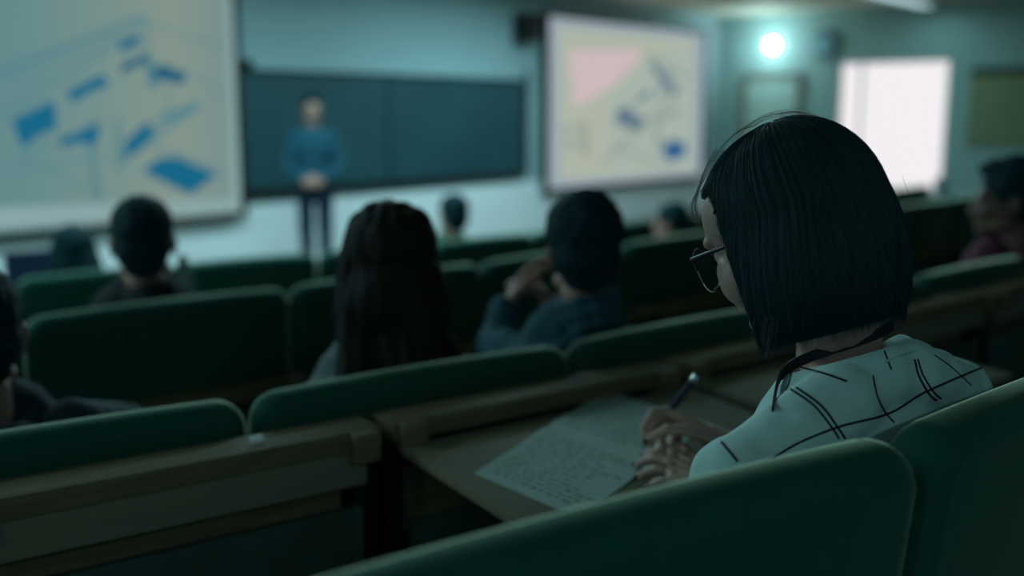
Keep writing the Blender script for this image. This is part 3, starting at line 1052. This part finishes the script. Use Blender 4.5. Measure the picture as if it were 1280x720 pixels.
# blouse
bm = NB(); wtorso(bm, .008)
cap(bm, C7 + wb * .030 - UP * .03, hv((0, -.030, -.075)).lerp(C7 + wb * .03, .6), .062, .055)
cap(bm, shR, elR, .055, .052); cap(bm, elR, wrR.lerp(elR, .38), .052, .050)
cap(bm, shL, elL, .057, .055); cap(bm, elL, WL.lerp(elL, .30), .054, .052)
bl_me = fuse(bm, .005, 6)
wobble(bl_me, lambda c: .004 * noise.noise(c * 11) + .0018 * noise.noise(c * 34))
bl_bvh = BVHTree.FromPolygons([v.co.copy() for v in bl_me.vertices], [tuple(p_.vertices) for p_ in bl_me.polygons])
# neckline: everything above a slanted plane through the nape is cut away
PL, PM, PR = at(974, 470, 1.18), at(1045, 452, 1.14), at(1106, 433, 1.19)
cn = (PL - PM).cross(PR - PM).normalized()
if cn.z < 0: cn = -cn
b = NB(); b.from_mesh(bl_me)
fs = [f for f in b.faces if (f.calc_center_median() - C7 - UP * .015).length < .105]
bmesh.ops.bisect_plane(b, geom=list({v for f in fs for v in f.verts}) + list({e for f in fs for e in f.edges}) + fs, plane_co=PM, plane_no=cn, clear_outer=True)
b.to_mesh(bl_me); b.free()
blouse = mobj('blouse', bl_me, BLOUSE, woman, world=True)


def bhit(px, py, lift=.001):
    r = ray(px, py).normalized()
    h = bl_bvh.ray_cast(CAM, r)
    if h[0] is None: return None
    return h[0] + (h[1] if h[1].dot(r) < 0 else -h[1]) * lift


def smoothline(pts, n=10):
    out = []
    P = [pts[0]] + list(pts) + [pts[-1]]
    for i in range(1, len(P) - 2):
        p0, p1, p2, p3 = [Vector((*a, 0)) if len(a) == 2 else Vector(a) for a in P[i - 1:i + 3]]
        for k in range(n):
            t_ = k / n
            out.append(.5 * ((2 * p1) + (-p0 + p2) * t_ + (2 * p0 - 5 * p1 + 4 * p2 - p3) * t_ ** 2 + (-p0 + 3 * p1 - 3 * p2 + p3) * t_ ** 3))
    out.append(Vector((*pts[-1], 0)) if len(pts[-1]) == 2 else Vector(pts[-1]))
    return out


lines = [([(930, 590), (965, 573), (1000, 553), (1050, 533), (1110, 517), (1150, 493), (1190, 475), (1232, 458)], .0014),
         ([(989, 487), (1018, 508), (1040, 535), (1048, 548)], .0013), ([(996, 485), (1027, 508), (1048, 536), (1056, 548)], .0013),
         ([(1000, 459), (1030, 467), (1059, 477)], .0014), ([(990, 463), (987, 476), (983, 488)], .0007),
         ([(902, 553), (912, 565), (922, 577)], .0014), ([(1091, 470), (1096, 495), (1106, 515), (1117, 528)], .0010),
         ([(1143, 450), (1148, 470), (1161, 492), (1170, 500)], .0012), ([(1147, 449), (1153, 468), (1167, 490), (1176, 498)], .0010),
         ([(1168, 444), (1190, 460), (1214, 482)], .0007), ([(1105, 438), (1110, 452), (1114, 462)], .0010)]
bm = NB()
for pts, r_ in lines:
    run = []
    for v in smoothline(pts):
        h = bhit(v.x, v.y, .0006)
        if h is not None and (not run or (h - run[-1]).length < .03): run.append(h)
    if len(run) > 2: tube(bm, run, r_, 6)
obj('check_lines', bm, INK, woman, world=True)


# ribbon around the neck and standing collar
def band(bm, pts, width_dir, w, th):
    """flat closed-section strip along pts"""
    n = len(pts); prev = None
    for i, p_ in enumerate(pts):
        t_ = (pts[min(i + 1, n - 1)] - pts[max(i - 1, 0)]).normalized()
        wd = width_dir(i); wd = (wd - t_ * wd.dot(t_)).normalized(); o_ = t_.cross(wd)
        ww_ = w(i) if callable(w) else w
        ring = [bm.verts.new(p_ + wd * a * ww_ / 2 + o_ * c_ * th / 2) for a, c_ in ((-1, -1), (1, -1), (1, 1), (-1, 1))]
        if prev:
            for k in range(4): bm.faces.new((prev[k], prev[(k + 1) % 4], ring[(k + 1) % 4], ring[k]))
        else: bm.faces.new(ring[::-1])
        prev = ring
    bm.faces.new(prev)


nD = (hv((0, -.035, -.075)) - CAM).dot(FW)
rb_px = [(966, 512, .03), (969, 492, .0), (975, 472, -.02), (988, 458, -.035), (1010, 447, -.047), (1035, 438, -.052), (1060, 430, -.048), (1084, 422, -.034), (1104, 414, -.012), (1116, 406, .02)]
def skin_hit(px, py, lift):
    r = ray(px, py).normalized(); best = None
    for t_ in (bd_bvh, bl_bvh):
        h = t_.ray_cast(CAM, r)
        if h[0] is not None and (h[0] - CAM).dot(cn) == (h[0] - CAM).dot(cn):
            if t_ is bl_bvh and (h[0] - PM).dot(cn) > 0: continue
            if best is None or (h[0] - CAM).length < (best - CAM).length: best = h[0]
    return None if best is None else best - r * lift
rp = []; dp_ = []
for x, y, dd in rb_px:
    h_ = skin_hit(x, y, .004)
    if h_ is None: h_ = at(x, y, (rp[-1] - CAM).dot(FW) + .01 if rp else nD)
    rp.append(h_); dp_.append((h_ - CAM).dot(FW))
for _ in range(2): dp_ = [sum(dp_[i - 1:i + 2]) / 3 - .0008 if 0 < i < len(dp_) - 1 else dp_[i] for i in range(len(dp_))]
rp = [at(x, y, d_) for (x, y, _), d_ in zip(rb_px, dp_)]
rs_ = smoothline([tuple(v) for v in rp], 5)
bm = NB(); band(bm, rs_, lambda i: UP, lambda i: .012 if i > 10 else .008, .0024); obj('neck_ribbon', bm, INK, woman, world=True)
# collar flap at the back of the neckline
def collar(pts_top, pts_bot, name):
    bm = NB()
    a = smoothline([tuple(v) for v in pts_top], 5); c_ = smoothline([tuple(v) for v in pts_bot], 5)
    va = [bm.verts.new(v) for v in a]; vb = [bm.verts.new(v) for v in c_]
    vm = [bm.verts.new((x + y) / 2 + UP * .002) for x, y in zip(a, c_)]
    for i in range(len(va) - 1):
        bm.faces.new((va[i], va[i + 1], vm[i + 1], vm[i])); bm.faces.new((vm[i], vm[i + 1], vb[i + 1], vb[i]))
    o_ = obj(name, bm, BLOUSE, woman, world=True)
    md = o_.modifiers.new('s', 'SOLIDIFY'); md.thickness = .0022
    return o_
cb = lambda px, py, l=.003: (bhit(px, py, l) or at(px, py, 1.2))
neck_px = [(971, 497), (980, 466), (1000, 456), (1040, 449), (1075, 441), (1100, 433)]
D_c = 1.20
collar([at(1100, 430, D_c - .01), at(1112, 423, D_c), at(1124, 418, D_c + .01), at(1133, 419, D_c + .025)],
       [cb(1106, 452), cb(1124, 444), cb(1142, 440), cb(1152, 437)], 'collar_flap')

# trousers, shoes
bm = NB(); ell(bm, hipW + UP * .0, (.178, .13, .12), rotm(wb, UP))
for h0, kn, an in wl: cap(bm, h0, kn, .09, .065); cap(bm, kn, an, .062, .048)
mobj('trousers', fuse(bm, .01, 3), mat('dark_trousers', (.012, .018, .03), .8), woman, world=True)
for h0, kn, an in wl:
    bm = NB(); cap(bm, an - wb * .03 - UP * .045, an + wb * .13 - UP * .055, .04, .032); mobj('shoe', fuse(bm, .009, 2), BLACK, woman, world=True)

# nails
for fg in (JL[0], JL[1], JL[2], JL[3], J[0]):
    tip, pr = fg[-1], fg[-2]; dd = (tip - pr).normalized()
    upn = (dn - dd * dn.dot(dd)).normalized()
    bm = NB(); ell(bm, tip + dd * .003 + upn * .0052, (.0048, .0062, .0022), rotm(dd, upn), 12); obj('fingernail', bm, NAIL, woman, world=True)

# ---------------- the bob
AX, BB, BF, CZ = .098, .094, .124, .107
gdown = (HR.inverted() @ (-UP)); GD = (gdown * .62 + Vector((0, 0, -1)) * .38).normalized()


def sm(a, b_, x):
    x = min(max((x - a) / (b_ - a), 0), 1); return x * x * (3 - 2 * x)


def hairpt(phi, s_, out=0.0):
    """phi from the back (signed, + = her right), s_ 0 crown .. 1 tip"""
    ap = abs(phi)
    thmax = 90 - 31 * sm(104, 134, ap)
    L = (.152 - .006 * sm(20, 100, ap)) * (1 - sm(100, 118, ap))
    arc = .17 * thmax / 90
    tot = arc + L; x = s_ * tot
    Bv = BB + (BF - BB) * sm(60, 120, ap)
    ph = R(phi)
    if x <= arc:
        th = R(thmax * x / arc)
        st, ct = math.sin(th), math.cos(th)
        st = st ** .92
        p_ = Vector((math.sin(ph) * AX * st, -math.cos(ph) * Bv * st, CZ * ct))
        n_ = Vector((math.sin(ph) * st / AX, -math.cos(ph) * st / Bv, ct / CZ)).normalized()
    else:
        k = (x - arc) / max(L, 1e-4); th = R(thmax)
        p_ = Vector((math.sin(ph) * AX * math.sin(th), -math.cos(ph) * Bv * math.sin(th), CZ * math.cos(th)))
        n_ = Vector((math.sin(ph), -math.cos(ph), 0))
        p_ = p_ + GD * (x - arc) + n_ * (.028 * math.sin(PI * k * .58) * (1 - .6 * sm(60, 110, ap)) - .022 * k ** 2.4)
    # side parting: slight dent, and strand ripples
    rip = .0006 * math.sin(phi * 1.1 + 2 * math.sin(phi * .21)) + .0003 * math.sin(phi * 3.3)
    p_ = p_ + n_ * (out + rip * sm(.1, .5, s_))
    return p_ + Vector((0, -.008, .004)), n_


bm = NB(); NP, NS = 220, 46
grid = []
for i in range(NP + 1):
    phi = -180 + 360 * i / NP
    grid.append([bm.verts.new(hv(hairpt(phi, max(j / NS, .004))[0])) for j in range(NS + 1)])
for i in range(NP):
    for j in range(NS): bm.faces.new((grid[i][j], grid[i + 1][j], grid[i + 1][j + 1], grid[i][j + 1]))
bmesh.ops.remove_doubles(bm, verts=bm.verts, dist=.0004)
ho = obj('hair', bm, HAIRW, woman, world=True, angle=180)
md = ho.modifiers.new('s', 'SOLIDIFY'); md.thickness = .007; md.offset = -1


def strands(name, lst, m, r_):
    cu = bpy.data.curves.new(name, 'CURVE'); cu.dimensions = '3D'; cu.bevel_depth = r_; cu.bevel_resolution = 0
    for pts in lst:
        sp = cu.splines.new('POLY'); sp.points.add(len(pts) - 1)
        n = len(pts)
        for k, p_ in enumerate(pts):
            sp.points[k].co = (*p_, 1); sp.points[k].radius = 1.0 if k < n - 4 else (n - k) / 5
    cu.materials.append(m)
    o_ = bpy.data.objects.new(name, cu); COL.objects.link(o_)
    o_.parent = ho; o_.matrix_parent_inverse = basis(woman).inverted()
    tag(o_, kind='stuff')
    return o_


rnd = random.Random(3)
ls, lt = [], []
for i in range(5200):
    phi = rnd.uniform(-180, 180)
    a = rnd.uniform(.02, .5) if rnd.random() < .6 else rnd.uniform(.3, .8); e_ = min(1.0 + rnd.uniform(-.05, .035), 1.035)
    if abs(phi) > 108: e_ = min(e_, 1.0)
    off = rnd.uniform(.0002, .0022); dr = rnd.uniform(-4, 4); pts = []
    fly = rnd.random() < .02
    for k in range(17):
        t_ = k / 16; s_ = a + (e_ - a) * t_
        o_ = off + (.006 * t_ ** 2 * rnd.random() if fly else 0)
        pp, nn = hairpt(phi + dr * t_ + .6 * math.sin(t_ * 6 + phi), min(s_, 1), o_)
        if s_ > 1: pp = pp + GD * (s_ - 1) * .3
        pts.append(hv(pp))
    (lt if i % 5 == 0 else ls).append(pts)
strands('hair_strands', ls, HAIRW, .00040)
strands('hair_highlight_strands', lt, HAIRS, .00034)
# fringe wisps over the forehead, flyaways at crown and nape
lw = []


def wisp(px, d0, jit=0):
    pts = smoothline(px, 5)
    base = [at(v.x + jit * (i / len(pts)), v.y, d0) for i, v in enumerate(pts)]
    lw.append(base)


FD = (hv((0, .09, .06)) - CAM).dot(FW)
for i in range(26):
    o_ = rnd.uniform(-7, 7); b_ = rnd.uniform(-4, 5); dd = rnd.uniform(-.03, .02)
    x1 = rnd.uniform(872, 886); y1 = rnd.uniform(275, 305)
    wisp([(900 + o_, 188 + b_), (883 + o_ * .6, 215), (872 + b_ * .5, 240), (868 + b_ + o_ * .4, 262), (x1, y1)], FD + dd)
for i in range(26):
    x0 = rnd.uniform(915, 1010); sy = lambda x: 142 + max(0, 990 - x) ** 2 * .0060 + max(0, x - 990) ** 2 * .002
    a_ = rnd.uniform(-1, 5)
    wisp([(x0 + 22, sy(x0 + 22) + 3), (x0, sy(x0) - a_), (x0 - 18, sy(x0 - 18) - a_ * 1.2), (x0 - 34, sy(x0 - 34) + rnd.uniform(-7, 6))], 1.17 + rnd.uniform(-.04, .04))
for i in range(16):
    y0 = rnd.uniform(250, 395)
    wisp([(1128, y0 - 30), (1136 + rnd.random() * 5, y0 - 8), (1140 + rnd.random() * 12, y0 + rnd.uniform(-6, 12))], 1.25 + rnd.uniform(-.04, .04))
for i in range(16):
    x0 = rnd.uniform(934, 975)
    wisp([(x0 + 2, 395), (x0 - 2, 425), (x0 - rnd.uniform(-8, 16), 446 + rnd.uniform(-14, 8))], 1.10 + rnd.uniform(-.03, .03))
strands('hair_wisps', lw, HAIRT, .00016)

# ------------------------------------------------------------------ glasses, pen, notebook and small things
gl = empty('eyeglasses', hf((0, .10, -.01)), label='black framed eyeglasses worn by the writing woman', cat='eyeglasses')
bm = NB()
LENS = []
for k in (-1, 1):
    ring = []
    for i in range(33):
        a = 2 * PI * i / 32
        x_ = k * .034 + .0285 * math.cos(a); z_ = -.022 + .0235 * math.sin(a) + (.004 * math.sin(a) if math.cos(a) * k > 0 else 0)
        ring.append(hf((x_, .108 - 3.2 * x_ * x_, z_)))
    LENS.append(ring)
    n = len(ring) - 1
    top = [ring[i] for i in range(n + 1)]
    rad = [.0022 if 0 < math.sin(2 * PI * i / 32) else .0011 for i in range(n + 1)]
    tube(bm, top[:17], [.0023] * 17, 8)
    b2 = NB(); tube(b2, top[16:], [.0010] * 17, 8); obj('lower_rim', b2, CHROME, gl, world=True)
obj('rim', bm, BLACK, gl, world=True)
bm = NB(); tube(bm, [hf((-.008, .107, -.012)), hf((0, .111, -.009)), hf((.008, .107, -.012))], .0014, 8); obj('bridge', bm, BLACK, gl, world=True)
for k in (-1, 1):
    bm = NB(); tube(bm, [hf((k * .060, .098, -.008)), hf((k * .067, .094, -.007)), hf((k * .071, .07, -.008)), hf((k * .077, .01, -.012)), hf((k * .078, -.02, -.02)), hf((k * .075, -.04, -.045))],
                    [.0026, .0028, .0024, .002, .0018, .0016], 8)
    obj('temple', bm, BLACK, gl, world=True)
LG = mat('lens_glass', (.9, .96, .96), .03, (.9, .96, .96), trans=1, ior=1.05)
for ring in LENS:
    bm = NB(); c_ = sum(ring[:-1], Vector()) / 32
    nf = HR @ Vector((0, 1, 0))
    va = [bm.verts.new(p_ + nf * .0006) for p_ in ring[:-1]]; vb = [bm.verts.new(p_ - nf * .0006) for p_ in ring[:-1]]
    bm.faces.new(va); bm.faces.new(vb[::-1])
    for i in range(32): bm.faces.new((va[i], va[(i + 1) % 32], vb[(i + 1) % 32], vb[i]))
    obj('lens', bm, LG, gl, world=True)

# pen
tip = dk_at(801, 562, .002); end = at(871, 469, WRD - .012)
pd = (end - tip).normalized(); L_ = (end - tip).length
pen = empty('pen', tip, label='dark pen with a silver end held in the right hand', cat='pen')
BP = mat('pen_barrel', (.01, .035, .06), .3, coat=.5)
bm = NB(); tube(bm, [tip + pd * L_ * .22, tip + pd * L_ * .93], [.0058, .0062], 16); obj('barrel', bm, BP, pen, world=True)
bm = NB(); tube(bm, [tip, tip + pd * .006, tip + pd * L_ * .12, tip + pd * L_ * .22], [.0005, .0018, .0048, .0056], 16); obj('nib_cone', bm, CHROME, pen, world=True)
bm = NB(); tube(bm, [tip + pd * L_ * .93, tip + pd * L_ * .985, tip + pd * L_], [.0064, .0064, .004], 16); obj('end_cap', bm, CHROME, pen, world=True)
bm = NB(); tube(bm, [tip + pd * L_ * .94 + dn * .006, tip + pd * L_ * .70 + dn * .0065], .0011, 8); obj('clip', bm, CHROME, pen, world=True)
# finger ring
rc = (JL[2][0] + JL[2][1]) / 2; rdv = (JL[2][1] - JL[2][0]).normalized(); ru = rdv.orthogonal().normalized(); rv = rdv.cross(ru)
bm = NB(); tube(bm, [rc + (ru * math.cos(2 * PI * i / 20) + rv * math.sin(2 * PI * i / 20)) * .0098 for i in range(21)], .0012, 6)
tag(obj('ring', bm, CHROME, smooth=True), 'thin silver ring on the left hand resting on the notebook', 'ring')

# open notebook
NBK = [dk_at(592, 592), dk_at(757, 489), dk_at(890, 530), dk_at(722, 648)]
nb_ = empty('notebook', NBK[0], label='open pale notebook with handwriting on the brown desk', cat='notebook')


def npt(u, v, h=0):
    return NBK[0].lerp(NBK[1], u).lerp(NBK[3].lerp(NBK[2], u), v) + dn * h


for k, (u0, u1) in enumerate(((0, .5), (.5, 1))):
    bm = NB(); n = 14; top = []; bot = []
    for i in range(n + 1):
        u = u0 + (u1 - u0) * i / n; d_ = abs(u - .5) * 2
        h = .0012 + .0042 * math.exp(-((d_ - .12) / .2) ** 2) * (1 if d_ > .02 else .3)
        top.append([bm.verts.new(npt(u, v, h)) for v in (0, .5, 1)]); bot.append([bm.verts.new(npt(u, v, .0002)) for v in (0, .5, 1)])
    for i in range(n):
        for j in range(2):
            bm.faces.new((top[i][j], top[i + 1][j], top[i + 1][j + 1], top[i][j + 1])); bm.faces.new((bot[i][j], bot[i][j + 1], bot[i + 1][j + 1], bot[i + 1][j]))
        for j in (0, 2): bm.faces.new((top[i][j], top[i + 1][j], bot[i + 1][j], bot[i][j]))
    for i in (0, n):
        for j in range(2): bm.faces.new((top[i][j], top[i][j + 1], bot[i][j + 1], bot[i][j]))
    obj('page', bm, PAPER, nb_, world=True)
bm = NB()
rn = random.Random(5)
def hgt(u):
    d_ = abs(u - .5) * 2
    return .0012 + .0042 * math.exp(-((d_ - .12) / .2) ** 2) * (1 if d_ > .02 else .3)
# handwriting in short scribbled words, lines run across the width (v) of each page
for (ua, ub, rows_) in ((.06, .44, 13), (.56, .94, 12)):
    for r0 in range(rows_):
        u = ua + (ub - ua) * r0 / (rows_ - 1)
        v = .08 + rn.random() * .03
        vmax = rn.uniform(.6, .92)
        while v < vmax:
            wl_ = rn.uniform(.03, .11); pts = []
            for k in range(int(wl_ * 160)):
                vv = v + k / 160
                uu = u + rn.uniform(-.007, .007)
                pts.append(npt(uu, vv, hgt(uu) + .0004))
            if len(pts) > 2: tube(bm, pts, .0005, 4)
            v += wl_ + rn.uniform(.015, .03)
tag(obj('handwriting', bm, PENCIL, nb_, world=True), kind='stuff')

# bottle beside the close-cropped man
p = at(231, 366, 3.3)
bt = empty('water_bottle', at(231, 372, 3.15), label='pale translucent water bottle standing right of the close-cropped man', cat='bottle')
bp = bt.location
CLR = mat('clear_plastic', (.9, 1, 1), .12, (.9, 1, 1), trans=.9, ior=1.08)
bm = NB(); tube(bm, [(0, 0, -.02), (0, 0, 0), (0, 0, .06), (0, 0, .09), (0, 0, .11)], [.030, .033, .033, .028, .014], 20); obj('bottle_body', bm, CLR, bt)
bm = NB(); tube(bm, [(0, 0, .11), (0, 0, .135)], .015, 16); obj('cap', bm, WHITEP, bt)
# keep it standing on a shelf board: its base rests on the ledge of the seat ahead
bt.location.z = bp.z

# open laptop, front row left
p = at(50, 374, 4.9)
lp = empty('laptop', p, math.atan2(RT.y, RT.x) + .5, label='open dark blue laptop beside the dark head at the far left', cat='laptop')
bm = NB(); box(bm, (0, -.0, .005), (.28, .2, .015), bev=.004); obj('keyboard_base', bm, BLACK, lp)
bm = NB(); box(bm, (0, .13, .12), (.28, .012, .2), rot=Matrix.Rotation(R(-12), 3, 'X'), bev=.004); obj('screen_lid', bm, mat('laptop_blue', (.01, .04, .09), .4), lp)
bm = NB(); box(bm, (0, .122, .12), (.25, .004, .17), rot=Matrix.Rotation(R(-12), 3, 'X')); obj('display', bm, emis('display_glow', srgb(2, 22, 40)), lp)

# small white tag at the seam between the two left seats
o0, c0, d0 = SEATS[1][0]
p = atU(321, 550, -.520)
t = empty('white_tag', p, math.atan2(d0.y, d0.x), label='tiny bright white tag at the gap between the two left seats', cat='tag')
bm = NB(); box(bm, (0, 0, .002), (.022, .016, .003), rot=Matrix.Rotation(R(20), 3, 'X'), bev=.001); obj('plate', bm, emis('tag_glint', (.45, .85, .82), .8) if False else mat('tag_white', (.95, 1, 1), .3), t)

# cup on the ledge below the window
p = at(1175, 240, 6.0)
t = empty('paper_cup', p, label='small white cup just below the right corner of the window', cat='cup')
bm = NB(); tube(bm, [(0, 0, -.02), (0, 0, .07), (0, 0, .068)], [.028, .040, .036], 20); obj('cup_body', bm, WHITEP, t)
bm = NB(); tube(bm, [(0, 0, .07), (0, 0, .078)], .042, 20); obj('lid', bm, WHITEP, t)

# ------------------------------------------------------------------ light, camera, world
fixture(13.6, 4.85, 3.0, 'twin-tube ceiling light near the right wall above the window', 14)
fixture(9.0, 4.85, 3.0, 'twin-tube ceiling light above the middle of the hall', 46)
fixture(4.2, 4.4, 3.0, 'twin-tube ceiling light above the third row', 62)
fixture(-.6, 4.4, 3.0, 'twin-tube ceiling light above the left side of the hall', 42)
for x_, nm in ((-1.5, 'large screen'), (4.2, 'blackboard'), (9.0, 'smaller screen')):
    fixture(x_, 6.5, 3.0, 'added unseen twin-tube light washing the front wall above the ' + nm, 85)  # added out of view to brighten the front wall and seat rims
for x_, y_, p_, nm in ((-1.2, -2.4, 20, 'behind the viewer'), (-4.4, .2, 26, 'left of the viewer')):
    fixture(x_, y_, 3.0, 'added unseen twin-tube fill light at the back of the hall, ' + nm, p_)  # fill lights added out of view for the blouse and seat backs

w = bpy.data.worlds.new('world'); SC.world = w; w.use_nodes = True
bg = w.node_tree.nodes['Background']; bg.inputs['Color'].default_value = (1, .94, .965, 1); bg.inputs['Strength'].default_value = .95

cd = bpy.data.cameras.new('camera'); co = bpy.data.objects.new('camera', cd); COL.objects.link(co)
co.location = CAM
rm_ = Matrix((RT, FW * SP + UP * CP, -(FW * CP - UP * SP))).transposed()
co.rotation_euler = rm_.to_euler()
cd.sensor_width = 36; cd.lens = 36 * F / 1280
cd.clip_start = .05
cd.dof.use_dof = True; cd.dof.focus_distance = 1.22; cd.dof.aperture_fstop = 1.6
SC.camera = co
SC.view_settings.view_transform = 'Standard'; SC.view_settings.look = 'None'
SC.view_settings.exposure = 0; SC.view_settings.gamma = 1; SC.view_settings.use_curve_mapping = False
